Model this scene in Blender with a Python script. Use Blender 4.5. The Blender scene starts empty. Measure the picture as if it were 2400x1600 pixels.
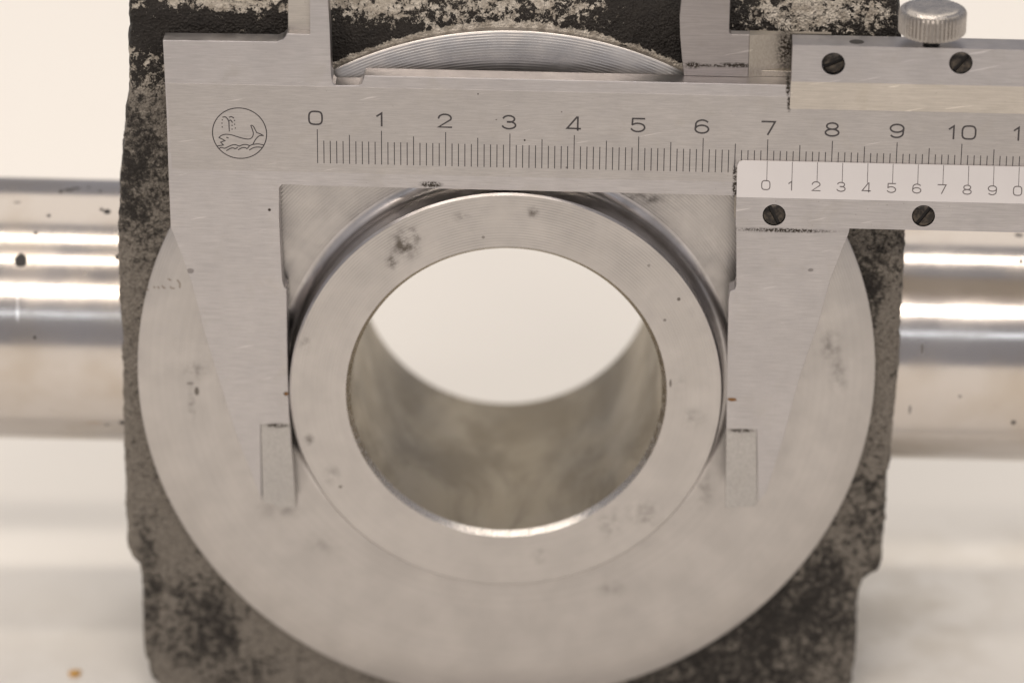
import bpy, bmesh, math, random
from mathutils import Vector, Matrix

# ------------------------------------------------------------------ scale: 1 unit = 1 cm, sizes below are written in mm
S = 0.1
scene = bpy.context.scene
scene.unit_settings.system = 'METRIC'
scene.unit_settings.scale_length = 0.01
random.seed(4)
R = math.radians

# ------------------------------------------------------------------ camera
FPX, W, H = 9720.0, 2352.0, 1568.0           # focal length in reference pixels, reference size
PITCH, DIST = R(24.8), 680.0
FW = Vector((0, math.cos(PITCH), -math.sin(PITCH)))
RT = Vector((1, 0, 0))
UP = Vector((0, math.sin(PITCH), math.cos(PITCH)))
CX, CY = 1163.0, 834.0                        # where the flange centre sits in the picture
CAM = -FW * DIST - RT * ((CX - W / 2) / FPX * DIST) + UP * ((CY - H / 2) / FPX * DIST)   # mm

cd = bpy.data.cameras.new('camera')
cd.sensor_width = 36.0
cd.lens = FPX / W * 36.0
cd.clip_start, cd.clip_end = 1.0, 3000.0
cd.dof.use_dof = True
cd.dof.focus_distance = 659.0 * S
cd.dof.aperture_fstop = cd.lens * 1e-3 / (2 * 0.80)      # an opening of about 16 mm across
cam = bpy.data.objects.new('camera', cd)
cam.matrix_world = Matrix(((RT.x, UP.x, -FW.x, CAM.x * S), (RT.y, UP.y, -FW.y, CAM.y * S),
                           (RT.z, UP.z, -FW.z, CAM.z * S), (0, 0, 0, 1)))
scene.collection.objects.link(cam)
scene.camera = cam

# ------------------------------------------------------------------ room light
world = bpy.data.worlds.new('World')
scene.world = world
world.use_nodes = True
world.node_tree.nodes['Background'].inputs[0].default_value = (0.99, 0.955, 1.0, 1)
world.node_tree.nodes['Background'].inputs[1].default_value = 0.35

TABLE_Z = -63.0                                # mm, below the bore axis

def strip_or_fill_light(name, x, y, z, length, width, radiance, color, spread=180):
    """a ceiling strip lamp or the added fill panel, long axis along x; position and size in mm, facing the work piece"""
    ld = bpy.data.lights.new(name, 'AREA')
    ld.shape = 'RECTANGLE'
    ld.size, ld.size_y = length * S, width * S
    ld.energy = radiance * math.pi * length * S * width * S
    ld.color = color
    ob = bpy.data.objects.new(name, ld)
    ob.location = (x * S, y * S, z * S)
    d = Vector((x * 0.0, -y, -z))
    ob.rotation_euler = d.to_track_quat('-Z', 'Y').to_euler()
    scene.collection.objects.link(ob)
    return ob

HC = 1700.0
strip_or_fill_light('ceiling_lamp', -250, -0.02 * HC, HC, 2200, 80, 18.0, (1.0, 0.885, 0.755))
strip_or_fill_light('ceiling_lamp', -450, -0.40 * HC, HC, 1500, 130, 11.0, (1.0, 0.885, 0.765))
strip_or_fill_light('ceiling_lamp', -250, -1.18 * HC, HC, 2600, 140, 31.0, (1.0, 0.885, 0.765))
strip_or_fill_light('ceiling_lamp', 0, -2.75 * HC, HC, 4000, 110, 5, (0.85, 0.93, 1.0))
strip_or_fill_light('fill_panel', -200, 1300, 1900, 4200, 1700, 0.88, (1.0, 0.885, 0.73))  # added soft fill from behind, lifts the table shadows and shaft tops

scene.view_settings.view_transform = 'Standard'
scene.view_settings.look = 'None'
scene.view_settings.exposure = 0.06
scene.view_settings.gamma = 1.0
scene.view_settings.use_curve_mapping = False
scene.render.engine = 'CYCLES'
scene.cycles.use_denoising = True
scene.cycles.max_bounces = 8
scene.cycles.sample_clamp_indirect = 6.0

# ------------------------------------------------------------------ measuring the photograph: a pixel onto a plane
def ray(px, py):
    return FW + RT * ((px - W / 2) / FPX) - UP * ((py - H / 2) / FPX)

def on_y(px, py, y):
    """point (mm) where the pixel meets the vertical plane at depth y"""
    d = ray(px, py)
    return CAM + d * ((y - CAM.y) / d.y)

YAW, ROLL = R(2.4), R(0.42)
PIV = Vector((-45.0, -3.8, 0.0))
ex0 = Vector((math.cos(YAW), -math.sin(YAW), 0))
ez0 = Vector((0, 0, 1))
EX = ex0 * math.cos(ROLL) - ez0 * math.sin(ROLL)
EZ = ex0 * math.sin(ROLL) + ez0 * math.cos(ROLL)
EY = EZ.cross(EX)                              # away from the viewer

def cal(px, py, d=0.0):
    """pixel -> (u, w) in mm in the caliper's own frame, on its plane at depth d behind the front of the beam"""
    dr = ray(px, py)
    p0 = PIV + EY * d
    t = (p0 - CAM).dot(EY) / dr.dot(EY)
    q = CAM + dr * t - PIV
    return (q.dot(EX), q.dot(EZ))

def cals(pts, d=0.0):
    return [cal(x, y, d) for x, y in pts]

BZ, BL = -2.45, 6.3                            # height of the flange and bore axis; how far the boss stands out

# ------------------------------------------------------------------ node helpers
class NT:
    def __init__(self, name):
        self.m = bpy.data.materials.new(name)
        self.m.use_nodes = True
        self.t = self.m.node_tree
        self.t.nodes.clear()
        self.out = self.n('ShaderNodeOutputMaterial')
        self.p = self.n('ShaderNodeBsdfPrincipled')
        self.t.links.new(self.p.outputs[0], self.out.inputs[0])
        self.co = self.n('ShaderNodeTexCoord').outputs['Object']
    def n(self, kind, **kw):
        nd = self.t.nodes.new(kind)
        for k, v in kw.items():
            setattr(nd, k, v)
        return nd
    def set(self, sock, v):
        if isinstance(v, bpy.types.NodeSocket):
            self.t.links.new(v, sock)
        elif v is not None:
            if sock.type == 'RGBA' and len(v) == 3:
                v = (*v, 1)
            sock.default_value = v
    def math(self, op, a, b=None, c=None, clamp=False):
        nd = self.n('ShaderNodeMath', operation=op, use_clamp=clamp)
        for i, v in enumerate((a, b, c)):
            if v is not None:
                self.set(nd.inputs[i], v)
        return nd.outputs[0]
    def vmul(self, v, s):
        nd = self.n('ShaderNodeVectorMath', operation='MULTIPLY')
        self.set(nd.inputs[0], v); nd.inputs[1].default_value = s
        return nd.outputs[0]
    def noise(self, scale, detail=3, rough=0.55, vec=None, dist=0.0):
        nd = self.n('ShaderNodeTexNoise')
        self.set(nd.inputs['Vector'], vec if vec is not None else self.co)
        nd.inputs['Scale'].default_value = scale
        nd.inputs['Detail'].default_value = detail
        nd.inputs['Roughness'].default_value = rough
        nd.inputs['Distortion'].default_value = dist
        return nd.outputs['Fac']
    def voronoi(self, scale, vec=None):
        nd = self.n('ShaderNodeTexVoronoi')
        self.set(nd.inputs['Vector'], vec if vec is not None else self.co)
        nd.inputs['Scale'].default_value = scale
        return nd.outputs['Distance']
    def ramp(self, v, a, b, lo=0.0, hi=1.0, smooth=True):
        nd = self.n('ShaderNodeMapRange', interpolation_type='SMOOTHSTEP' if smooth else 'LINEAR')
        self.set(nd.inputs[0], v)
        nd.inputs[1].default_value, nd.inputs[2].default_value = a, b
        nd.inputs[3].default_value, nd.inputs[4].default_value = lo, hi
        return nd.outputs[0]
    def mix(self, f, a, b):
        nd = self.n('ShaderNodeMix', data_type='RGBA')
        self.set(nd.inputs[0], f); self.set(nd.inputs[6], a); self.set(nd.inputs[7], b)
        return nd.outputs[2]
    def xyz(self):
        nd = self.n('ShaderNodeSeparateXYZ')
        self.t.links.new(self.co, nd.inputs[0])
        return nd.outputs
    def blob(self, c, r):
        """soft spot: 1 at the centre c (mm), 0 at the radii r (mm)"""
        nd = self.n('ShaderNodeMapping', vector_type='TEXTURE')
        self.t.links.new(self.co, nd.inputs[0])
        nd.inputs['Location'].default_value = tuple(v * S for v in c)
        nd.inputs['Scale'].default_value = tuple(v * S for v in r)
        ln = self.n('ShaderNodeVectorMath', operation='LENGTH')
        self.t.links.new(nd.outputs[0], ln.inputs[0])
        return self.ramp(ln.outputs['Value'], 1.0, 0.0)
    def bump(self, h, strength, dist_mm, prev=None):
        nd = self.n('ShaderNodeBump')
        nd.inputs['Strength'].default_value = strength
        nd.inputs['Distance'].default_value = dist_mm * S
        self.set(nd.inputs['Height'], h)
        if prev is not None:
            self.set(nd.inputs['Normal'], prev)
        return nd.outputs[0]
    def done(self, color, rough, metal=0.0, normal=None, **kw):
        self.set(self.p.inputs['Base Color'], color)
        self.set(self.p.inputs['Roughness'], rough)
        self.set(self.p.inputs['Metallic'], metal)
        if normal is not None:
            self.set(self.p.inputs['Normal'], normal)
        for k, v in kw.items():
            self.set(self.p.inputs[k.replace('_', ' ')], v)
        return self.m

def stain_or_shade_mask(t, spots, noise_scale=5.0, lo=0.36, hi=0.72):
    """spots: ((x, y, z), (rx, ry, rz), strength) in mm; broken up by noise"""
    nz = t.ramp(t.noise(noise_scale, 5, 0.65), lo, hi)
    acc = None
    for c, r, s in spots:
        b = t.math('MULTIPLY', t.blob(c, r), s)
        acc = b if acc is None else t.math('MAXIMUM', acc, b)
    return t.math('MULTIPLY', t.math('MULTIPLY', acc, nz), 1.35, clamp=True)

def spot_mask(t, spots):
    """crisp small marks, not broken up"""
    acc = None
    wob = t.noise(14, 2)
    for c, r, s in spots:
        b = t.math('ADD', t.blob(c, tuple(q * 1.5 for q in r)), t.math('MULTIPLY_ADD', wob, 0.5, -0.25))
        b = t.math('MULTIPLY', t.ramp(b, 0.30, 0.55), s)
        acc = b if acc is None else t.math('MAXIMUM', acc, b)
    return acc

BIG = 60.0
def dsc(px, py, y, rx, rz=None, s=1.0):
    p = on_y(px, py, y)
    return ((p.x, p.y, p.z), (rx, BIG, rz or rx), s)

# ------------------------------------------------------------------ materials
def mat_turned(name, base, rough, pitch_mm, ring, stains, crisp, tint=0.03, cz=0.0):
    """lathe-faced steel: rings round the y axis"""
    t = NT(name)
    x, y, z = t.xyz()
    if cz:
        z = t.math('SUBTRACT', z, cz * S)
    r = t.math('SQRT', t.math('ADD', t.math('MULTIPLY', x, x), t.math('MULTIPLY', z, z)))
    wob = t.noise(0.9, 2)
    ph = t.math('ADD', t.math('MULTIPLY', r, 2 * math.pi / (pitch_mm * S)), t.math('MULTIPLY', wob, 3.0))
    h = t.math('SINE', ph)
    amp = t.ramp(t.noise(0.9, 4, .65), 0.3, 0.7, 0.1, 1.0)
    h = t.math('MULTIPLY', h, amp)
    # broad irregular turning bands
    rv = t.n('ShaderNodeCombineXYZ'); t.set(rv.inputs[0], r)
    band = t.noise(14, 4, 0.7, rv.outputs[0])
    nrm = t.bump(h, ring, 0.009)
    nrm = t.bump(band, 0.35, 0.03, nrm)
    fine = t.noise(2.2, 6, 0.7)
    nrm = t.bump(fine, 0.03, 0.2, nrm)
    dirt = t.math('MAXIMUM', stain_or_shade_mask(t, stains), spot_mask(t, crisp))
    grey = t.mix(t.ramp(t.noise(1.3, 4, 0.6), 0.3, 0.7), tuple(c * (1 - tint) for c in base), tuple(min(1, c * (1 + tint * .6)) for c in base))
    groove_shade = t.math('MULTIPLY', t.ramp(h, 0.0, 0.9, 0, .30), t.ramp(t.math('ADD', z, t.math('MULTIPLY', wob, 3.0)), 1.8, 5.0))   # shade in the upper turning grooves painted into the colour
    grey = t.mix(t.ramp(band, .35, .7, 0, .22), grey, tuple(c * .72 for c in base))
    grey = t.mix(groove_shade, grey, tuple(c * .35 for c in base))
    col = t.mix(dirt, grey, (0.11, 0.095, 0.08))
    ro = t.math('ADD', t.ramp(t.noise(3.0, 5, 0.6), 0.3, 0.75, rough - 0.04, rough + 0.08), t.math('MULTIPLY', dirt, 0.25))
    me = t.math('SUBTRACT', 1.0, t.math('MULTIPLY', dirt, 0.6))
    return t.done(col, ro, me, nrm)

M = {}
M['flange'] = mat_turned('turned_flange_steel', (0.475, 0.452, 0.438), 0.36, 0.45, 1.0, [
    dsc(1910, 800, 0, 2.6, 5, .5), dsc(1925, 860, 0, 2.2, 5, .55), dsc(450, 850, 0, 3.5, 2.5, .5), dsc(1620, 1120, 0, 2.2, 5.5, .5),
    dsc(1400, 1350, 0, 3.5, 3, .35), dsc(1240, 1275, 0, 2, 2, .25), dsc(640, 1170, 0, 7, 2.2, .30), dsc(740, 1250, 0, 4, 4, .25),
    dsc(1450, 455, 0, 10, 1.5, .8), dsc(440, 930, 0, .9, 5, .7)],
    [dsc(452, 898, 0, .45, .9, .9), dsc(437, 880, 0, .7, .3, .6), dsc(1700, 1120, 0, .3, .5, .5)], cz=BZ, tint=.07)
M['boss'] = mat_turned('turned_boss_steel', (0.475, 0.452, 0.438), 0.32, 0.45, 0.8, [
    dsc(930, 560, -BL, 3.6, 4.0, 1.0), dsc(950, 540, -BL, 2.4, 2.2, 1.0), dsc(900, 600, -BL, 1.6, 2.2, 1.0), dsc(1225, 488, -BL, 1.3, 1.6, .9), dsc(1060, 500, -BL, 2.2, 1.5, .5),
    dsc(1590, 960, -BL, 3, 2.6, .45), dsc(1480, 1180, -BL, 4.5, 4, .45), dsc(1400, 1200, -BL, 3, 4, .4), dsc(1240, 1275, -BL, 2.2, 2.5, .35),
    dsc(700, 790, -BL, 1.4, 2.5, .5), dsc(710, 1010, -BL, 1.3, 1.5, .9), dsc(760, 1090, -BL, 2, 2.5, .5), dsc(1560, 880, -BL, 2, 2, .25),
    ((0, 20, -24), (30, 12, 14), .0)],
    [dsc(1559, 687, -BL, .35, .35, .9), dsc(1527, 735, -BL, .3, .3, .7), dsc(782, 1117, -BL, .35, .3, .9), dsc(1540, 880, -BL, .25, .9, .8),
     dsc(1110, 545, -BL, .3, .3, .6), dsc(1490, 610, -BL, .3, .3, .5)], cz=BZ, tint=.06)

def mat_bore():
    t = NT('oily_bore_steel')
    v = t.vmul(t.co, (1.0, 0.45, 1.0))
    dark = t.ramp(t.noise(0.85, 5, 0.6, v, 0.7), 0.36, 0.64)
    col = t.mix(dark, (0.46, 0.41, 0.325), (0.30, 0.262, 0.20))
    nrm = t.bump(t.noise(2.5, 4), 0.12, 0.3)
    return t.done(col, t.ramp(t.noise(1.5, 3), .3, .7, .42, .52), 0.85, nrm)
M['bore'] = mat_bore()

def mat_plain_metal(name, base, rough, metal=1.0):
    t = NT(name)
    nrm = t.bump(t.noise(7, 3), 0.04, 0.05)
    col = t.mix(t.noise(6, 4), tuple(c * .85 for c in base), base)
    return t.done(col, t.ramp(t.noise(9, 4), .3, .7, rough - .05, rough + .08), metal, nrm)
M['chamfer'] = mat_plain_metal('bright_chamfer_steel', (0.80, 0.77, 0.74), 0.24)
def mat_wall():
    t = NT('turned_wall_steel')
    col = t.mix(t.ramp(t.noise(2.2, 4), .35, .7), (0.56, 0.535, 0.53), (0.44, 0.415, 0.40))
    return t.done(col, 0.30, 1.0, t.bump(t.noise(1.5, 3), .03, .2))
M['wall'] = mat_wall()

def mat_shaft():
    t = NT('ground_shaft_steel')
    # fine circumferential grinding marks: bands along x
    v = t.vmul(t.co, (1.0, 0.02, 0.02))
    g = t.noise(60, 4, 0.7, v)
    nrm = t.bump(g, 0.22, 0.012)
    nrm = t.bump(t.noise(1.6, 3), 0.03, 0.3, nrm)
    def sp(px, py, rx, rz=None, s=1.0):
        # where the pixel meets the shaft's surface
        zc = -3.6 - (px - CX) / 14.0 * math.sin(R(1.45))
        d = ray(px, py)
        a, b, c = d.y ** 2 + d.z ** 2, d.y * (CAM.y - 25.0) + d.z * (CAM.z - zc), (CAM.y - 25.0) ** 2 + (CAM.z - zc) ** 2 - 21.7 ** 2
        k = max(b * b - a * c, 0.0)
        p = CAM + d * ((-b - math.sqrt(k)) / a)
        rz = (rz or rx) * 1.25
        return ((p.x, p.y, p.z), (rx, rz, rz), s)
    crisp = [sp(48, 598, 1.15, 1.2), sp(158, 437, 1.0, .5), sp(175, 433, 1.0, .4), sp(140, 440, .5, .6), sp(246, 486, .7, .6), sp(233, 481, .35, .4), sp(230, 440, .4, .35),
             sp(82, 536, .35, .3), sp(112, 495, .4, .3), sp(30, 433, .7, .25, .7), sp(40, 465, .7, .25, .7), sp(204, 430, .35, .35), sp(272, 590, .6, .5), sp(80, 775, .3, .3), sp(282, 970, .8, .6, .9),
             sp(246, 975, .5, .35, .6), sp(2118, 800, .25, .8, .8), sp(2328, 970, .5, .5, .9), sp(2340, 540, .9, .5, .6), sp(2345, 600, .5, .4, .8), sp(2205, 910, .35, .3, .5), sp(195, 625, .3, .3, .6), sp(2090, 940, .3, .9, .5)]
    scr = [sp(40, 710, .35, 2.0, .8)]
    spots = spot_mask(t, crisp)
    dirt = t.ramp(t.noise(2.6, 6, 0.7), 0.60, 0.80, 0.0, 0.35)
    tan = t.ramp(t.noise(0.6, 3), 0.4, 0.7)
    col = t.mix(tan, (0.56, 0.525, 0.50), (0.50, 0.45, 0.40))
    col = t.mix(dirt, col, (0.30, 0.25, 0.19))
    col = t.mix(spots, col, (0.02, 0.018, 0.018))
    col = t.mix(spot_mask(t, scr), col, (0.9, 0.86, 0.82))
    ro = t.math('ADD', t.ramp(t.noise(1.2, 4), .3, .7, 0.14, 0.21), t.math('MULTIPLY', spots, 0.4))
    me = t.math('SUBTRACT', 1.0, t.math('MULTIPLY', spots, 0.9))
    return t.done(col, ro, me, nrm)
M['shaft'] = mat_shaft()

def mat_casting():
    t = NT('black_scaled_cast_iron')
    x, y, z = t.xyz()
    fine = t.noise(9.0, 6, 0.80, None, 0.3)
    mid = t.noise(2.6, 5, 0.7)
    vf = t.voronoi(22)
    def B(c, r, s):
        return t.math('MULTIPLY', t.blob(c, r), s)
    # where the black casting scale still sits (centres in mm)
    field = t.math('MULTIPLY_ADD', fine, 2.9, -1.45)
    field = t.math('ADD', field, t.math('MULTIPLY_ADD', mid, 1.3, -0.65))
    field = t.math('ADD', field, -0.40)
    field = t.math('ADD', field, t.ramp(z, 4.2, 5.6, 0.0, 0.46))
    field = t.math('ADD', field, t.ramp(z, 1.2, 4.6, 0.0, 0.16))
    for c, r, s in (((-26, 3, 54), (18, 9, 6.5), .85), ((-52, 3, 56), (32, 12, 4.6), .80), ((25, 3, 56), (19, 9, 9), .85), ((30, 4, 63), (18, 30, 8), .35),
                    ((4, 6, 65.5), (30, 8, 4), .40), ((-50, 3, -47), (12, 30, 14), .50), ((-44, 3, -58), (14, 20, 12), .32), ((-59, 4, -40), (3.5, 40, 25), .45),
                    ((44, 3, -46), (40, 40, 34), .52), ((22, 3, -62), (46, 30, 18), .30), ((38, 3, -45), (26, 20, 12), .22), ((58, 3, 12), (4.5, 10, 15), .55), ((60, 6, -24), (8, 20, 14), .25),
                    ((-59, 4, 32), (10, 20, 24), .45), ((63, 3, 20), (12, 20, 16), .20), ((-62, 20, 38), (6, 20, 14), .35), ((62, 8, 56), (8, 20, 12), .35)):
        field = t.math('ADD', field, B(c, r, s))
    for c, r, s in (((-17, 4, 60.5), (24, 12, 4.5), .42), ((4, 5, 61), (16, 12, 5), .36), ((48, 4, 58.8), (24, 9, 3.8), .60), ((-42, 4, 60.8), (22, 10, 2.6), .55)):
        field = t.math('SUBTRACT', field, B(c, r, s))
    # the torn rim round the flange is bare
    zf = t.math('SUBTRACT', z, BZ * S)
    rr = t.math('SQRT', t.math('ADD', t.math('MULTIPLY', x, x), t.math('MULTIPLY', zf, zf)))
    rim = t.math('MULTIPLY', t.ramp(t.math('ABSOLUTE', t.math('SUBTRACT', rr, 5.94)), 0.11, 0.0), t.ramp(z, 3.5, 4.6))
    field = t.math('SUBTRACT', field, t.math('MULTIPLY', rim, 1.25))
    chip = t.math('MULTIPLY_ADD', t.noise(5.0, 6, 0.8, None, .6), 3.4, -1.7)
    field = t.math('ADD', field, t.math('MULTIPLY', chip, t.ramp(z, 4.4, 5.2)))
    black = t.mix(t.ramp(z, 4.4, 5.0), t.ramp(field, -0.28, 0.22), t.ramp(field, -0.05, 0.10))
    bare = t.mix(t.ramp(z, 4.4, 5.3), (0.26, 0.235, 0.205), (0.62, 0.57, 0.50))
    low = t.ramp(z, 5.2, 4.4)
    dim = t.mix(t.ramp(t.noise(20, 4, .7), 0.36, 0.62), t.mix(0.5, bare, (0.10, 0.085, 0.07)), bare)
    dim = t.mix(t.ramp(t.noise(30, 3), 0.58, 0.68), dim, (0.08, 0.07, 0.06))
    flake = t.mix(t.ramp(t.noise(6, 4, .6), 0.35, 0.65), (0.36, 0.32, 0.27), bare)
    bare = t.mix(low, flake, dim)
    scale = t.mix(t.noise(5, 4), (0.010, 0.0085, 0.008), (0.032, 0.027, 0.023))
    col = t.mix(black, bare, scale)
    ro = t.mix(black, (0.50,) * 3, (0.40,) * 3)
    me = t.math('MULTIPLY', t.math('SUBTRACT', 1.0, black), 0.45)
    h = t.math('ADD', t.math('MULTIPLY', fine, 0.7), t.math('MULTIPLY', vf, 0.5))
    h = t.math('SUBTRACT', h, t.math('MULTIPLY', black, 0.25))
    nrm = t.bump(h, 1.0, 0.8)
    nrm = t.bump(t.noise(40, 3), 0.3, 0.12, nrm)
    return t.done(col, ro, me, nrm, Specular_IOR_Level=0.28)
M['casting'] = mat_casting()

def mat_brushed(name, base, rough, streak=0.10, scale=(0.03, 1, 1), freq=70, spots=(), smears_and_shade=(), aniso=0.5, tint=.05):
    """long ground steel: fine streaks along the local x axis"""
    t = NT(name)
    v = t.vmul(t.co, scale)
    g = t.noise(freq, 3, 0.75, v)
    g2 = t.noise(freq * 0.28, 3, 0.6, t.vmul(t.co, (scale[0] * 2.0, 1, scale[2])))
    nrm = t.bump(g, streak, 0.02)
    nrm = t.bump(g2, streak * 0.5, 0.03, nrm)
    nrm = t.bump(t.noise(1.1, 4), 0.04, 0.4, nrm)
    grey = t.mix(t.ramp(t.noise(0.8, 5, 0.65), .3, .7), tuple(c * (1 - tint) for c in base), tuple(min(1, c * (1 + tint)) for c in base))
    grey = t.mix(t.ramp(g, 0.35, 0.65, 0, .55), grey, tuple(c * .72 for c in base))
    rot = t.n('ShaderNodeVectorRotate', rotation_type='Y_AXIS')
    t.set(rot.inputs['Vector'], t.co); rot.inputs['Angle'].default_value = 0.22
    scr = t.ramp(t.noise(22, 2, .5, t.vmul(rot.outputs[0], (0.045, 1, 1))), 0.70, 0.74, 0, .5)
    grey = t.mix(scr, grey, tuple(min(1, c * 1.5) for c in base))
    hand = t.ramp(t.noise(1.7, 5, .7, None, .5), .52, .75, 0, .35)          # finger marks
    grey = t.mix(hand, grey, tuple(c * w for c, w in zip(base, (.80, .78, .72))))
    specks = t.ramp(t.noise(30, 2, 0.5), 0.735, 0.76, 0, .55)
    col = t.mix(specks, grey, (0.10, 0.085, 0.07))
    if smears_and_shade:
        col = t.mix(stain_or_shade_mask(t, smears_and_shade, 26, .36, .60), col, (0.05, 0.043, 0.037))
    if spots:
        col = t.mix(spot_mask(t, [s[:3] for s in spots]), col, (0.05, 0.04, 0.035))
    tan = t.n('ShaderNodeTangent', direction_type='RADIAL', axis='Y')
    m = t.done(col, t.ramp(t.noise(4, 4), .3, .7, rough - .03, rough + .05), 1.0, nrm)
    return m

def cs(px, py, rx, rz=None, s=1.0):
    u, w = cal(px, py)
    return ((u, 0, w), (rx, BIG, rz or rx), s)
M['beam'] = mat_brushed('brushed_beam_steel', (0.485, 0.466, 0.470), 0.34, streak=.32,
    spots=[cs(619, 482, .28), cs(657, 904, .45, .42), cs(437, 622, .7, .55, .5), cs(1098, 216, .15), cs(1205, 322, .15), cs(455, 327, .6, .13, .6)],
    smears_and_shade=[cs(990, 424, 2.4, .75, 1.6), cs(1688, 432, .6, 2.2, 1.6), cs(1810, 200, .5, 2.2, 1.6)])
M['scale_face'] = mat_brushed('satin_scale_steel', (0.470, 0.448, 0.440), 0.37, streak=0.09, freq=120,
    spots=[cs(1098, 216, .15), cs(1205, 322, .18), cs(1302, 385, .25, .2, .6), cs(1140, 275, .18, .15, .6), cs(1290, 257, .15, .15, .6), cs(1450, 295, .14, .14, .5)],
    smears_and_shade=[cs(1688, 395, .5, 2.6, 1.5), cs(1813, 235, .5, 2.2, 1.5)])
M['slider'] = mat_brushed('brushed_slider_steel', (0.465, 0.447, 0.452), 0.33, streak=.16,
    spots=[cs(1862, 620, .5, .35, .5)], smears_and_shade=[cs(1800, 529, 11, .55, 1.3)])
M['upper_jaw'] = mat_brushed('dull_jaw_steel', (0.36, 0.335, 0.33), 0.42, streak=.04,
    smears_and_shade=[cs(1590, 166, 2.2, .8, 1.5), cs(1690, 166, 4, .6, 1.5), cs(1640, 167, 7, .4, 1.0)])
M['milled'] = mat_brushed('milled_slider_steel', (0.42, 0.385, 0.34), 0.40, streak=.25, scale=(1, 1, .5), freq=40,
    smears_and_shade=[cs(1806, 130, 2.2, 6, 1.0)])  # dark right end: shade beside the guide bar painted into the steel
M['lip'] = mat_brushed('satin_lip_steel', (0.55, 0.515, 0.475), 0.45, streak=.04)
M['tip'] = mat_brushed('worn_tip_steel', (0.44, 0.425, 0.415), 0.36, streak=.05, scale=(1, 1, 1), freq=20,
    smears_and_shade=[cs(636, 977, 2.8, .6, 1.5), cs(1702, 988, 2.8, .6, 1.5)])

def mat_vernier():
    t = NT('matt_chrome_vernier')
    nrm = t.bump(t.noise(60, 3), 0.12, 0.03)
    col = t.mix(t.noise(1.2, 5, .6), (0.60, 0.572, 0.565), (0.67, 0.642, 0.632))
    return t.done(col, 0.48, 0.55, nrm)
M['vernier'] = mat_vernier()

def mat_paint(name, c, rough=0.5):
    t = NT(name)
    col = t.mix(t.noise(25, 3), tuple(v * .7 for v in c), tuple(v * 1.3 for v in c))
    return t.done(col, rough, 0.0)
M['ink'] = mat_paint('black_engraving_fill', (0.035, 0.030, 0.032))
M['vink'] = mat_paint('grey_engraving_fill', (0.10, 0.085, 0.085))
M['rust'] = mat_paint('brown_rust', (0.16, 0.075, 0.02), .8)

def mat_screw():
    t = NT('blackened_screw_steel')
    col = t.mix(t.ramp(t.noise(14, 4), .4, .65), (0.022, 0.019, 0.017), (0.075, 0.062, 0.05))
    return t.done(col, 0.30, 0.6, t.bump(t.noise(30, 3), .25, .06))
M['screw'] = mat_screw()
M['slot'] = mat_paint('slot_and_hole_black', (0.012, 0.010, 0.009), .6)  # near-black for the slot floors, the clamping stem and the hole
M['knurl'] = mat_plain_metal('worn_nickel', (0.42, 0.395, 0.375), 0.30)
M['knurl_cap'] = mat_plain_metal('polished_nickel_cap', (0.50, 0.475, 0.455), 0.26)

def mat_table():
    t = NT('white_table_top')
    blot = t.ramp(t.noise(0.35, 5, 0.6), 0.52, 0.70, 0, .5)
    loc = None
    for px, py, r, s in ((2090, 1400, 26, .30), (2200, 1340, 18, .25), (2000, 1480, 18, .25), (2330, 1260, 9, .22), (120, 1480, 26, .10), (2160, 1230, 9, .14)):
        d = ray(px, py); p = CAM + d * ((TABLE_Z - CAM.z) / d.z)
        b = t.math('MULTIPLY', t.blob((p.x, p.y, p.z), (r, r * 1.6, 40)), s * 1.3)
        loc = b if loc is None else t.math('MAXIMUM', loc, b)
    f = t.math('MULTIPLY', loc, t.ramp(t.noise(0.8, 4, .6), .35, .6))
    f = t.math('ADD', f, t.math('MULTIPLY', blot, .05))
    col = t.mix(f, (0.80, 0.785, 0.755), (0.42, 0.37, 0.29))
    return t.done(col, 0.55, 0.0, t.bump(t.noise(12, 4), .08, .15))
M['table'] = mat_table()
M['crumb'] = mat_paint('orange_crumb', (0.60, 0.33, 0.07), .7)

# ------------------------------------------------------------------ mesh helpers (all input in mm)
COL = scene.collection
def link(name, bm, mat, parent=None, smooth=40.0, flat=False):
    me = bpy.data.meshes.new(name)
    bmesh.ops.recalc_face_normals(bm, faces=bm.faces)
    for v in bm.verts:
        v.co *= S
    for f in bm.faces:
        f.smooth = not flat
    for e in bm.edges:
        if len(e.link_faces) == 2 and e.calc_face_angle(0) > R(smooth):
            e.smooth = False
    bm.to_mesh(me); bm.free()
    for m in (mat if isinstance(mat, (list, tuple)) else [mat]):
        me.materials.append(m)
    ob = bpy.data.objects.new(name, me)
    COL.objects.link(ob)
    if parent is not None:
        ob.parent = parent
    return ob

def lathe(bm, prof, axis='y', seg=192, close=True, mats=None):
    """prof: (radius, position along the axis)"""
    rings = []
    for r, a in prof:
        ring = []
        for i in range(seg):
            c, s = math.cos(2 * math.pi * i / seg) * r, math.sin(2 * math.pi * i / seg) * r
            ring.append(bm.verts.new({'y': (c, a, s), 'x': (a, c, s), 'z': (c, s, a)}[axis]))
        rings.append(ring)
    n = len(rings)
    for k in range(n if close else n - 1):
        A, B = rings[k], rings[(k + 1) % n]
        for i in range(seg):
            f = bm.faces.new((A[i], A[(i + 1) % seg], B[(i + 1) % seg], B[i]))
            if mats:
                f.material_index = mats[k]
    return rings

def circle(c, r, n=28):
    return [(c[0] + r * math.cos(2 * math.pi * i / n), c[1] + r * math.sin(2 * math.pi * i / n)) for i in range(n)]

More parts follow.
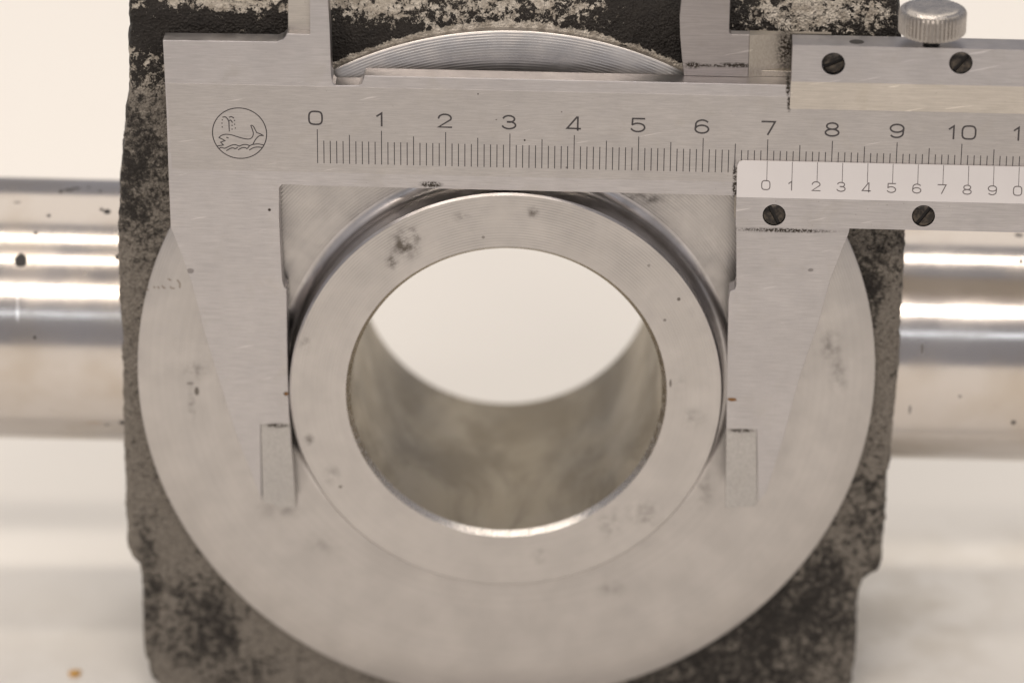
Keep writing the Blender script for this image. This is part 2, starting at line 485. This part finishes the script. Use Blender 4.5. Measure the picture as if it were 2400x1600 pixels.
def prism(bm, poly, d0, d1, holes=(), bevel=0.0):
    """polygon in (x, z), from depth y=d0 (front) to y=d1 (back); optional through holes"""
    loops = [poly] + list(holes)
    allv, edges = [], []
    for lp in loops:
        vs = [bm.verts.new((x, d0, z)) for x, z in lp]
        allv += vs
        edges += [bm.edges.new((vs[i], vs[(i + 1) % len(vs)])) for i in range(len(vs))]
    front_e = list(edges)
    if holes:
        res = bmesh.ops.triangle_fill(bm, edges=edges, use_beauty=True, use_dissolve=False)
        faces = [g for g in res['geom'] if isinstance(g, bmesh.types.BMFace)]
    else:
        faces = [bm.faces.new(allv)]
    ext = bmesh.ops.extrude_face_region(bm, geom=faces, use_keep_orig=True)
    bmesh.ops.translate(bm, vec=(0, d1 - d0, 0), verts=[g for g in ext['geom'] if isinstance(g, bmesh.types.BMVert)])
    if bevel:
        bmesh.ops.bevel(bm, geom=[e for e in front_e if e.is_valid], offset=bevel, segments=2, profile=.5, affect='EDGES', clamp_overlap=True)

def sweep_u(bm, prof, u0, u1):
    """profile polygon in (d, w) swept along x from u0 to u1"""
    a = [bm.verts.new((u0, d, w)) for d, w in prof]
    b = [bm.verts.new((u1, d, w)) for d, w in prof]
    n = len(prof)
    bm.faces.new(a); bm.faces.new(b[::-1])
    for i in range(n):
        bm.faces.new((a[i], b[i], b[(i + 1) % n], a[(i + 1) % n]))

def ribbon(bm, pts, width, d, closed=False, cap=True):
    """flat stroke of even width along a polyline in (x, z), lying at depth d"""
    pts = [Vector(p) for p in pts]
    if closed:
        pts = pts[:-1] if (pts[0] - pts[-1]).length < 1e-6 else pts
    n = len(pts)
    L, Rr = [], []
    for i, p in enumerate(pts):
        if closed:
            a, b = pts[i - 1], pts[(i + 1) % n]
        else:
            a, b = pts[max(i - 1, 0)], pts[min(i + 1, n - 1)]
        t1 = (p - a); t2 = (b - p)
        if t1.length < 1e-9: t1 = t2
        if t2.length < 1e-9: t2 = t1
        t1 = t1.normalized(); t2 = t2.normalized()
        t = (t1 + t2)
        t = t.normalized() if t.length > 1e-4 else t1
        nn = Vector((-t.y, t.x))
        c = max(0.45, nn.dot(Vector((-t1.y, t1.x))))
        off = nn * (width / 2 / c)
        e = Vector((0, 0))
        if cap and not closed and i in (0, n - 1):
            e = t * (width * .35) * (1 if i else -1)
        L.append(bm.verts.new((p.x + off.x + e.x, d, p.y + off.y + e.y)))
        Rr.append(bm.verts.new((p.x - off.x + e.x, d, p.y - off.y + e.y)))
    for i in range(n if closed else n - 1):
        j = (i + 1) % n
        bm.faces.new((L[i], L[j], Rr[j], Rr[i]))

def tag(o, label, cat, group=None, kind=None):
    o['label'] = label
    o['category'] = cat
    if group: o['group'] = group
    if kind: o['kind'] = kind
    return o

# ------------------------------------------------------------------ table
bm = bmesh.new()
bmesh.ops.create_cube(bm, size=1.0)
for v in bm.verts:
    v.co = Vector((v.co.x * 1700, v.co.y * 1150 + 120, v.co.z * 25 + TABLE_Z - 12.5))
tb = link('table', bm, M['table'])
tb['kind'] = 'structure'
tb['label'] = 'smooth white table top under the machine part, faintly stained'

# ------------------------------------------------------------------ trunnion block
block = bpy.data.objects.new('trunnion_block', None)
COL.objects.link(block)
tag(block, 'heavy cast iron trunnion block with bright machined flange, bored boss and two stub shafts', 'machine part')
block.location = (0, 0, 0)

YF = 1.2                                        # front of the rough casting
left = [(298, 60), (300, 180), (290, 270), (278, 400), (276, 550), (280, 700), (286, 850), (289, 1000), (294, 1150), (296, 1232), (304, 1256), (324, 1276), (331, 1302),
        (331, 1400), (337, 1480), (352, 1535), (388, 1592)]
right = [(2067, 60), (2071, 200), (2073, 400), (2074, 540), (2071, 640), (2063, 800), (2052, 900), (2043, 1000), (2036, 1060), (2029, 1180), (2025, 1268), (2014, 1288), (1984, 1306), (1970, 1332),
         (1964, 1450), (1954, 1545), (1938, 1600)]
lp = [on_y(x, y, YF + 4) for x, y in left]
rp = [on_y(x, y, YF + 4) for x, y in right]
outline = [(p.x, p.z) for p in lp] + [(p.x, p.z) for p in reversed(rp)]
outline = [(x, max(z, TABLE_Z + 1.0)) for x, z in outline]
xl, xr = lp[0].x, rp[0].x
lathe_hole = 33.4
bm = bmesh.new()
prism(bm, outline, YF, 44.0, holes=[circle((0, BZ), lathe_hole, 96)])
sweep_u(bm, [(YF + .2, 44), (YF + .2, 56.5), (YF + 1.4, 59.5), (YF + 4, 62.5), (YF + 8.5, 65), (44, 66), (44, 44)], xl + .2, xr - .2)
casting = link('casting', bm, M['casting'], block)
mod = casting.modifiers.new('grow', 'REMESH'); mod.mode = 'VOXEL'; mod.voxel_size = 0.75 * S; mod.use_smooth_shade = True
mod = casting.modifiers.new('soften', 'SMOOTH'); mod.factor = 0.5; mod.iterations = 7
tx = bpy.data.textures.new('cast_lumps', 'CLOUDS'); tx.noise_scale = 0.55; tx.noise_depth = 2
mod = casting.modifiers.new('lumps', 'DISPLACE'); mod.texture = tx; mod.strength = 0.07; mod.mid_level = 0.5; mod.texture_coords = 'LOCAL'
tx2 = bpy.data.textures.new('cast_grit', 'CLOUDS'); tx2.noise_scale = 0.12; tx2.noise_depth = 2
mod = casting.modifiers.new('grit', 'DISPLACE'); mod.texture = tx2; mod.strength = 0.075; mod.mid_level = 0.5; mod.texture_coords = 'LOCAL'

# machined flange
bm = bmesh.new()
lathe(bm, [(34.6 + 2.1, 0), (45, 0), (52, 0), (59.15, 0), (59.3, 0.12), (59.3, 4.2), (34.6 + 2.1, 4.2)], seg=256)
for v in bm.verts:
    v.co.z += BZ
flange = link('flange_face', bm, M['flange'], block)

# boss tube
RW, RF = 34.6, 2.1                             # wall radius, fillet radius at its foot
fil = [(RW + RF - RF * math.sin(a), -RF + RF * math.cos(a)) for a in [R(90) * (1 - k / 10) for k in range(11)]]
prof = [(24.9, 42.0), (24.9, 14.0), (24.9, -BL + 1.0), (25.6, -BL), (29.5, -BL), (RW - .32, -BL), (RW, -BL + .4)] + fil + [(RW + RF, 0.3), (33.3, 0.4), (33.3, 42.0)]
mats = [1, 1, 2, 0, 0, 3, 3] + [3] * 10 + [3, 3, 3, 1]
bm = bmesh.new()
lathe(bm, prof, seg=256, mats=mats)
for v in bm.verts:
    v.co.z += BZ
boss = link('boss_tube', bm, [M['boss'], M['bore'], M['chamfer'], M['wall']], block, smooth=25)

# stamped characters on the flange
M['stamp'] = mat_paint('stamped_shadow', (0.22, 0.185, 0.155))
def stroke_px(pts, y, w):
    q = [on_y(a, b, y) for a, b in pts]
    ribbon(bm, [(p.x, p.z) for p in q], w, y, cap=False)
def zz(x, y):                                   # from an enlarged crop of the stamped area to reference pixels
    return ((320 + x / 9.8) * .98, (620 + y / 9.8) * .98)
for pts in ([(930, 350), (975, 400), (1000, 450), (990, 540)], [(720, 325), (760, 345), (800, 365)], [(580, 480), (620, 530), (670, 545)], [(770, 500), (810, 545), (880, 545)],
            [(400, 500), (420, 545)], [(480, 500), (525, 550)], [(250, 560), (275, 600)]):
    bm = bmesh.new()
    stroke_px([zz(*p) for p in pts], -0.004, 0.26)
    link('stamped_character', bm, M['stamp'], flange)

# stub shafts, axis along x, slightly rolled
RS, YS, ZS = 21.7, 25.0, -3.6
shafts = []
for sgn in (-1, 1):
    bm = bmesh.new()
    p = [(0.01, 58), (RS, 58), (RS, 64.0), (RS, 95), (RS, 124), (RS - 1.5, 125.5), (0.01, 125.5)]
    lathe(bm, [(r, a * sgn) for r, a in p], axis='x', seg=160, close=False)
    for v in bm.verts:
        v.co.y += YS
        v.co.z += ZS
    bmesh.ops.rotate(bm, cent=(0, YS, ZS), matrix=Matrix.Rotation(R(1.45), 3, 'Y'), verts=bm.verts)
    link('stub_shaft', bm, M['shaft'], block)

# ------------------------------------------------------------------ vernier caliper
caliper = bpy.data.objects.new('vernier_caliper', None)
COL.objects.link(caliper)
tag(caliper, 'steel vernier caliper with whale emblem closed round the boss', 'caliper')
caliper.matrix_world = Matrix(((EX.x, EY.x, EZ.x, PIV.x * S), (EX.y, EY.y, EZ.y, PIV.y * S), (EX.z, EY.z, EZ.z, PIV.z * S), (0, 0, 0, 1)))

TB = 3.3                                        # beam thickness
U_END = cal(2352, 300)[0] + 45
wT, wB = cal(1300, 184.5)[1], cal(1300, 440.5)[1]
outer = [(374, 93), (500, 94.5), (636, 96.5), (648, 92), (656, 84), (660, 72)]
body = cals(outer)
u_i, u_o = cal(712, 0)[0], cal(756.5, 60)[0]
w_top = cal(700, 0)[1] + 9
pts = list(body)
pts += [cal(661, 78), cal(712, 79), (u_i, w_top), (u_o - .6, w_top)]
pts += cals([(757, 60), (760.5, 170), (763, 189), (770, 196.5), (824, 196.5), (830, 194)])
pts += [(cal(837, 184)[0], wT), (U_END, wT), (U_END, wB), (cal(700, 438)[0], wB)]
pts += cals([(690, 425), (648, 424), (641, 431), (641, 500), (645, 590), (648.5, 645), (653, 659), (658, 664), (661, 850), (665.5, 971)])
pts += cals([(598, 974), (601, 1148)])
pts += cals([(540, 990), (507, 885), (470, 765), (440, 650), (415, 580), (392, 522), (387, 400), (382, 250)])
bm = bmesh.new()
prism(bm, pts, 0.0, TB, bevel=0.10)
beam = link('beam', bm, M['beam'], caliper, flat=True)
# thin inside-measuring edge above and thin tip below
bm = bmesh.new()
a = cal(659.5, 78.5)
prism(bm, [(a[0], a[1] - 1.0), (u_i + .4, a[1] - 1.0), (u_i + .4, w_top), (a[0] + .2, w_top)], 1.5, TB - .05, bevel=.08)
link('inside_jaw_edge', bm, M['lip'], beam, flat=True)
bm = bmesh.new()
prism(bm, cals([(598, 955), (666, 955), (669, 1010), (680, 1166), (640, 1163), (603, 1152)]), .06, TB - .05, bevel=.08)
link('jaw_tip', bm, M['tip'], beam, flat=True)
# satin scale face, a hair proud
F0 = -0.03
wa, wb = cal(1300, 211)[1], cal(1300, 409)[1]
uL = cal(386, 300)[0]
bm = bmesh.new()
prism(bm, [(uL + .45, wb), (uL, wa), (U_END - .5, wa), (U_END - .5, wb)], F0, 0.02, bevel=.03)
link('scale_face', bm, M['scale_face'], beam, flat=True)

# strokes for the numerals, unit box
def arc(cx, cy, rx, ry, a0, a1, n=14):
    return [(cx + rx * math.cos(R(a0 + (a1 - a0) * i / n)), cy + ry * math.sin(R(a0 + (a1 - a0) * i / n))) for i in range(n + 1)]
def squircle(cx, cy, rx, ry, n=32, e=0.62):
    out = []
    for i in range(n):
        a = 2 * math.pi * i / n
        c, s = math.cos(a), math.sin(a)
        out.append((cx + rx * math.copysign(abs(c) ** e, c), cy + ry * math.copysign(abs(s) ** e, s)))
    return out
GL = {
    '0': [('c', squircle(.5, .5, .5, .5))],
    '1': [('o', [(.22, .74), (.58, .98), (.58, 0)])],
    '2': [('o', [(.02, .70)] + arc(.5, .71, .47, .29, 160, -25, 14) + [(.02, .01), (1, .01)])],
    '3': [('o', arc(.47, .75, .43, .25, 165, -80, 14) + [(.36, .52)]), ('o', [(.36, .535)] + arc(.48, .27, .50, .27, 78, -165, 16))],
    '4': [('o', [(.80, 0), (.80, 1), (.72, 1.0), (.0, .14), (1.0, .12)])],
    '5': [('o', [(.97, 1), (.08, 1), (.05, .54)] + arc(.47, .32, .52, .32, 140, -155, 18))],
    '6': [('c', arc(.5, .30, .5, .30, 0, 348, 26)), ('o', [(.0, .33), (.03, .60)] + arc(.52, .66, .49, .34, 170, 35, 12))],
    '7': [('o', [(0, .99), (.98, .99), (.46, 0)])],
    '8': [('c', arc(.5, .76, .42, .24, 0, 346, 24)), ('c', arc(.5, .26, .5, .26, 0, 346, 26))],
    '9': [('c', arc(.5, .70, .5, .30, 0, 348, 26)), ('o', [(1.0, .67), (.97, .40)] + arc(.48, .34, .49, .34, -10, -145, 12))],
}
def glyph(bm, ch, u, w, gw, gh, sw, d):
    """numeral centred on (u, w)"""
    for k, (kind, pl) in enumerate(GL[ch]):
        q = [(u + (x - .5) * gw, w + (z - .5) * gh) for x, z in pl]
        ribbon(bm, q, sw, d - 0.002 * k, closed=(kind == 'c'))

u0 = cal(1171 - 0.0, 345)[0] - 30.0             # the 30 mm mark fixes the zero
w_bot = cal(1200, 385.5)[1]
w_cm, w_5, w_1 = cal(1171, 307)[1], cal(1245, 320)[1], cal(1200, 333.5)[1]
w_num = cal(1171, 281)[1]
D1 = F0 - 0.008
line_mesh = {}
def line(name, u, w0, w1, width, d, mat, parent, key, place=None):
    """one engraved line; alike lines share their mesh"""
    if key not in line_mesh:
        b = bmesh.new()
        ribbon(b, [(0, w0), (0, w1)], width, d, cap=False)
        if place: place(b)
        o = link(name, b, mat, parent)
        line_mesh[key] = o.data
    else:
        o = bpy.data.objects.new(name, line_mesh[key])
        COL.objects.link(o); o.parent = parent
    o.location = (u * S, 0, 0)
    return o
for i in range(0, 121):
    u = u0 + i
    if u > cal(2352, 345)[0] + 3: break
    k = 'cm' if i % 10 == 0 else ('half' if i % 5 == 0 else 'mm')
    line('graduation_line', u, w_bot, {'cm': w_cm, 'half': w_5, 'mm': w_1}[k], 0.14, D1, M['ink'], beam, k)
    if i % 10 == 0:
        txt = str(i // 10)
        off = {0: -.25, 4: -.1, 6: -.25, 7: .05}.get(i // 10, -.12)
        bm = bmesh.new()
        if len(txt) == 1:
            glyph(bm, txt, u + off, w_num, 2.05, 2.16, .28, D1)
        else:
            glyph(bm, txt[0], u + off - 1.4, w_num, 1.9, 2.16, .28, D1)
            link('scale_numeral', bm, M['ink'], beam)
            bm = bmesh.new()
            glyph(bm, txt[1], u + off + 1.1, w_num, 2.05, 2.16, .28, D1)
            link('scale_numeral', bm, M['ink'], beam)
        if len(txt) == 1: link('scale_numeral', bm, M['ink'], beam)

# whale emblem
def em(x, y):
    return cal((440 + x / 7.84) * .98, (220 + y / 7.84) * .98)
def smooth_poly(p, n=4):
    """Catmull-Rom through the points"""
    p = [Vector(q) for q in p]
    out = []
    for i in range(len(p) - 1):
        a, b, c, e = p[max(i - 1, 0)], p[i], p[i + 1], p[min(i + 2, len(p) - 1)]
        for k in range(n):
            t = k / n
            out.append(0.5 * ((2 * b) + (c - a) * t + (2 * a - 5 * b + 4 * c - e) * t * t + (3 * b - a - 3 * c + e) * t ** 3))
    out.append(p[-1])
    return [(q.x, q.y) for q in out]
bm = bmesh.new()
ec = em(953, 725)
er = (em(1450, 725)[0] - em(456, 725)[0]) / 2
ribbon(bm, circle(ec, er, 72), .17, D1, closed=True)
EMB = [
    (1, [(575, 805), (620, 765), (700, 745), (800, 755), (900, 785), (1000, 815), (1100, 832), (1160, 820), (1195, 780), (1205, 720), (1185, 650), (1160, 585)]),
    (1, [(1160, 585), (1180, 580), (1212, 605), (1245, 670), (1270, 715)]), (1, [(1270, 715), (1330, 735), (1390, 768)]), (1, [(1390, 768), (1335, 768), (1290, 790), (1240, 850), (1200, 925)]),
    (0, [(575, 805), (640, 835), (685, 862), (605, 888), (655, 940), (548, 958)]),
    (1, [(575, 1005), (620, 985), (680, 1000), (760, 965), (830, 938), (890, 938), (945, 960), (1010, 937), (1080, 932), (1130, 952)]),
    (1, [(1085, 1008), (1110, 990), (1140, 955), (1200, 932), (1300, 922), (1400, 942)]),
    (1, [(715, 1042), (780, 1005), (830, 993), (875, 1008), (915, 985)]), (1, [(930, 1028), (990, 995), (1050, 988), (1085, 1005)]), (1, [(1135, 1032), (1210, 990), (1300, 978), (1375, 990)]),
    (1, [(645, 430), (690, 425), (725, 455), (755, 510), (760, 600), (765, 685)]), (1, [(765, 430), (800, 420), (845, 445)]), (1, [(760, 495), (790, 485), (820, 525)]), (0, [(715, 800), (745, 812)])]
for k, (sm, p) in enumerate(EMB):
    q = [em(*v) for v in p]
    ribbon(bm, smooth_poly(q) if sm else q, .16, D1 - .0012 * (k + 1))
for x, y in ((635, 480), (630, 540), (635, 610), (860, 490), (862, 560), (875, 630), (815, 580), (815, 650)):
    c = em(x, y)
    f = [bm.verts.new((a, D1 - .001, b)) for a, b in circle(c, .11, 8)]
    bm.faces.new(f)
link('whale_emblem', bm, M['ink'], beam)

# ---- slider: moving jaw in one steel piece, the rest screwed on
bm = bmesh.new()
jaw = cals([(1690.5, 500), (1691, 560), (1691, 654), (1687, 664), (1676, 669), (1673, 690), (1670, 850), (1668, 984)])
jaw += cals([(1738, 986), (1741, 1152), (1760, 1130), (1797, 1015), (1838, 862), (1880, 742), (1908, 640), (1950, 534), (1956, 500)])
prism(bm, jaw, 0.0, TB, bevel=0.10)
slider = link('slider', bm, M['slider'], caliper, flat=True)
bm = bmesh.new()
prism(bm, cals([(1668, 965), (1738, 965), (1739, 1156), (1733, 1163), (1666, 1167), (1667, 1050)]), .06, TB - .05, bevel=.12)
link('jaw_tip', bm, M['tip'], slider, flat=True)

# back plate behind the beam and the upper inside jaw
DP = TB + .1
bm = bmesh.new()
ub0, ub1 = cal(1690, 400)[0], U_END - 4
prism(bm, [(ub0, cal(1690, 520)[1]), (ub1, cal(1690, 520)[1]), (ub1, wT + 1.0), (ub0, wT + 1.0)], DP, DP + 1.6, bevel=.1)
link('back_plate', bm, M['milled'], slider, flat=True)
bm = bmesh.new()
DJ = TB - .35
uj = cals([(1571, 172), (1566, 130), (1562, 80), (1561, 40), (1565, 0)], DJ)
jr = cal(1677, 0, DJ)[0]
js = cal(1721, 100, DJ)[0]
w78 = cal(1700, 80, DJ)[1]
poly = [(uj[0][0], wT + .02)] + uj[1:] + [(uj[-1][0] + 1.2, w_top), (jr, w_top), (jr, w78 + .3), (jr + .35, w78), (js, w78), (js, wT + .02)]
prism(bm, poly, DJ, DJ + 1.7, bevel=.08)
link('upper_inside_jaw', bm, M['upper_jaw'], slider, flat=True)
# milled web between upper jaw and guide bar
bm = bmesh.new()
uR = cal(1819, 150)[0] + 6
nseg = 10
pf = []
for k in range(nseg + 1):                       # shallow hollow, deeper towards the bar
    t = k / nseg
    pf.append((js + .03 + (uR - js) * t, DJ + .05 + 1.3 * math.sin(min(1, t * 1.3) * math.pi * .5)))
lo = [[bm.verts.new((u, d, w)) for u, d in pf] + [bm.verts.new((pf[-1][0], DJ + 2.2, w)), bm.verts.new((pf[0][0], DJ + 2.2, w))] for w in (wT + .02, w78 - .1)]
n = len(lo[0])
bm.faces.new(lo[0]); bm.faces.new(lo[1][::-1])
for i in range(n):
    bm.faces.new((lo[0][i], lo[0][(i + 1) % n], lo[1][(i + 1) % n], lo[1][i]))
link('milled_web', bm, M['milled'], slider)

# upper guide bar with its lip
DB = -1.7
g0 = cal(1819, 150, DB)[0]
g1 = U_END - 6
w105, w190, w254 = cal(1980, 107, DB)[1], cal(1980, 191, DB)[1], cal(1980, 253.5, -.35)[1]
sc1, sc2 = cal(1914, 147, DB), cal(2207, 145, DB)
DTB = DB + 4.5
bm = bmesh.new()
prism(bm, [(g0, w190), (g1, w190), (g1, w105), (g0, w105)], DB, DB + 1.15, holes=[circle(sc1, 1.82, 36), circle(sc2, 1.80, 36)])
sweep_u(bm, [(DB + 1.16, w105), (DTB, w105), (DTB, wT + .03), (DB + 1.16, wT + .03)], g0 + .01, g1)
bar = link('upper_guide_bar', bm, M['slider'], slider)
bm = bmesh.new()
sweep_u(bm, [(DB + .04, w190 - .02), (-.09, w190 - .02), (-.09, w254), (-.38, w254)], g0 - .05, g1)
link('guide_lip', bm, M['lip'], slider)
# vernier: sloping matt plate and the bar below it
DV = -1.75
v0 = cal(1690.5, 490, DV)[0]
w372, w460, w525 = cal(1980, 375, -.35)[1], cal(1980, 460, DV)[1], cal(1980, 525.5, DV)[1]
bm = bmesh.new()
tl = .8
for_e = []
a0 = [(v0, w460 + .02), (v0, w372 - tl), (v0 + tl * .3, w372 - tl * .3), (v0 + tl, w372), (g1, w372), (g1, w460 + .02)]
def slope(w):
    return DV + (w - w460) / (w372 - w460) * (-.34 - DV)
fr = [bm.verts.new((u, slope(w), w)) for u, w in a0]
bk = [bm.verts.new((u, -.09, w)) for u, w in a0]
bm.faces.new(fr); bm.faces.new(bk[::-1])
for i in range(len(a0)):
    j = (i + 1) % len(a0)
    bm.faces.new((fr[i], bk[i], bk[j], fr[j]))
vern = link('vernier_plate', bm, M['vernier'], slider)
sc3, sc4 = cal(1778, 494, DV), cal(2121, 496, DV)
bm = bmesh.new()
prism(bm, [(v0, w525), (g1, w525), (g1, w460), (v0, w460)], DV, DV + 1.1, holes=[circle(sc3, 1.80, 36), circle(sc4, 1.80, 36)])
sweep_u(bm, [(DV + 1.11, w460), (-.09, w460), (-.09, wB - .03), (DV + 1.11, wB - .03)], v0 + .01, g1)
sweep_u(bm, [(DV + 1.11, wB - .04), (TB - .3, wB - .04), (TB - .3, w525), (DV + 1.11, w525)], v0 + .01, g1)
link('vernier_bar', bm, M['slider'], slider)
# vernier graduation: 10 steps over 39 mm
vz = cal(1761.5, 395, slope(w372))[0]
w_vt, w_vb = w372 - .02, cal(1761, 414.5, -1.0)[1]
w_vn = cal(1761, 424.5, -1.1)[1]
cosv = math.hypot(1, (-.34 - DV) / (w372 - w460))
def vput(b):
    for v in b.verts:
        v.co.y = slope(v.co.z) + v.co.y
for i in range(11):
    u = vz + i * 3.9
    if u > g1 - 1: break
    line('vernier_line', u, w_vb, w_vt, 0.10, -.012, M['vink'], slider, 'vernier', vput)
    bm = bmesh.new()
    glyph(bm, str(i % 10), u - .12, w_vn, 1.28, 1.36, .155, -.012)
    vput(bm)
    link('vernier_numeral', bm, M['vink'], slider)

# screws: two half discs left and right of an open slot, over a dark floor
def screw(c, r, dface, angle, sink):
    bm = bmesh.new()
    s = .30                                     # half slot width
    ca, sa = math.cos(angle), math.sin(angle)
    rot = lambda x, z: (c[0] + x * ca - z * sa, c[1] + x * sa + z * ca)
    for sg in (-1, 1):
        a0 = math.asin(s / r)
        ring = [(r * math.cos(a0 + (math.pi - 2 * a0) * k / 16), sg * r * math.sin(a0 + (math.pi - 2 * a0) * k / 16)) for k in range(17)]
        top = [(x * .90, sg * (s + (abs(z) - s) * .90)) for x, z in ring]
        vt = [bm.verts.new((*rot(x, z)[:1], dface + sink, rot(x, z)[1])) for x, z in top]
        vm = [bm.verts.new((rot(x, z)[0], dface + sink + .14, rot(x, z)[1])) for x, z in ring]
        vb = [bm.verts.new((rot(x, z)[0], dface + sink + .6, rot(x, z)[1])) for x, z in ring]
        bm.faces.new(vt)
        for A, B in ((vt, vm), (vm, vb)):
            for i in range(17):
                j = (i + 1) % 17
                bm.faces.new((A[i], A[j], B[j], B[i]))
    n0 = len(bm.faces)
    f = bm.faces.new([bm.verts.new((x, dface + sink + .55, z)) for x, z in circle(c, r, 36)])
    f.material_index = 1
    o = link('screw', bm, [M['screw'], M['slot']], slider, smooth=60)
    return o
screw(sc1, 1.70, DB, R(24), .38)
screw(sc2, 1.72, DB, R(52), .02)
screw(sc3, 1.72, DV, R(-62), .03)
screw(sc4, 1.72, DV, R(55), .04)
# small threaded hole in the top of the guide bar
# knurled clamping screw on top of the guide bar
tcu, tcd = cal(2140, 92, DB + 1.6)[0], DB + 2.2
bm = bmesh.new()
NT_, rk = 46, 5.2
z0, z1 = w105 + 1.7, w105 + 5.4
prof_z = [(.93, 0), (1.0, .35), (1.0, z1 - z0 - .35), (.965, z1 - z0)]
rings = []
for f, dz in prof_z:
    ring = []
    for i in range(NT_ * 4):
        a = 2 * math.pi * i / (NT_ * 4)
        tooth = (0.0, 0.0, -.34, -.34)[i % 4] * (1 if 0 < dz < z1 - z0 else .3)
        r = rk * f + tooth
        ring.append(bm.verts.new((tcu + r * math.cos(a), tcd + r * math.sin(a), z0 + dz)))
    rings.append(ring)
for A, B in zip(rings, rings[1:]):
    for i in range(len(A)):
        j = (i + 1) % len(A)
        bm.faces.new((A[i], A[j], B[j], B[i]))
bm.faces.new(rings[0]); bm.faces.new(rings[-1])
thumb = link('clamping_screw', bm, M['knurl'], slider, smooth=25)
bm = bmesh.new()
lathe(bm, [(4.72, 0), (4.45, -.02), (4.35, -.0), (4.2, .30), (4.0, .42), (3.4, .50), (1.8, .54), (.01, .55)], axis='z', seg=64, close=False)
for v in bm.verts:
    v.co += Vector((tcu, tcd, z1 + .02))
link('clamping_screw_cap', bm, M['knurl_cap'], slider, smooth=60)
bm = bmesh.new()
lathe(bm, [(.01, -.5), (1.25, -.5), (1.25, 1.6), (.01, 1.6)], axis='z', seg=32, close=False)
for v in bm.verts:
    v.co += Vector((tcu, tcd - .2, w105))
link('clamping_screw_stem', bm, M['slot'], slider)
# tiny hole in the top of the guide bar, its inner shade a flat black disc
bm = bmesh.new()
uh = cal(1968, 96, DB + 1.6)[0]
vs = [bm.verts.new((uh + 1.15 * math.cos(2 * math.pi * i / 24), tcd - .3 + 1.0 * math.sin(2 * math.pi * i / 24), w105 + .012)) for i in range(24)]
bm.faces.new(vs)
link('painted_hole', bm, M['slot'], slider)
# rust spots on the jaw edges
def speck(name, px, py, d, r, mat, parent, seed):
    rnd = random.Random(seed)
    u, w = cal(px, py, d)
    bm = bmesh.new()
    bmesh.ops.create_icosphere(bm, subdivisions=2, radius=1.0)
    for v in bm.verts:
        k = 1 + rnd.uniform(-.3, .3)
        v.co = Vector((u + v.co.x * r[0] * k, d + v.co.y * .06, w + v.co.z * r[1] * k))
    return link(name, bm, mat, parent, smooth=80)
speck('rust_spot', 1681, 917, 0, (.75, .28), M['rust'], slider, 2)
speck('rust_spot', 658, 904, 0, (.32, .28), M['rust'], beam, 3)

# ------------------------------------------------------------------ a crumb on the table
d = ray(171, 1548)
p = CAM + d * ((TABLE_Z - CAM.z) / d.z)
rnd = random.Random(8)
bm = bmesh.new()
bmesh.ops.create_icosphere(bm, subdivisions=2, radius=1.0)
for v in bm.verts:
    k = 1 + rnd.uniform(-.28, .28)
    v.co = Vector((v.co.x * 1.0 * k, v.co.y * 1.3 * k, v.co.z * .3 * k + .25))
cr = link('crumb', bm, M['crumb'], None, smooth=60)
cr.location = (p.x * S, p.y * S, TABLE_Z * S)
tag(cr, 'tiny orange crumb lying on the white table', 'crumb')

print('JAW GAP mm', cal(1670, 850)[0] - cal(661, 850)[0], 'mark 7 at', [round((cal(x, 345)[0] - u0), 2) for x in (730, 877, 1024, 1171, 1318, 1466, 1614, 1763, 1912, 2063, 2215)])
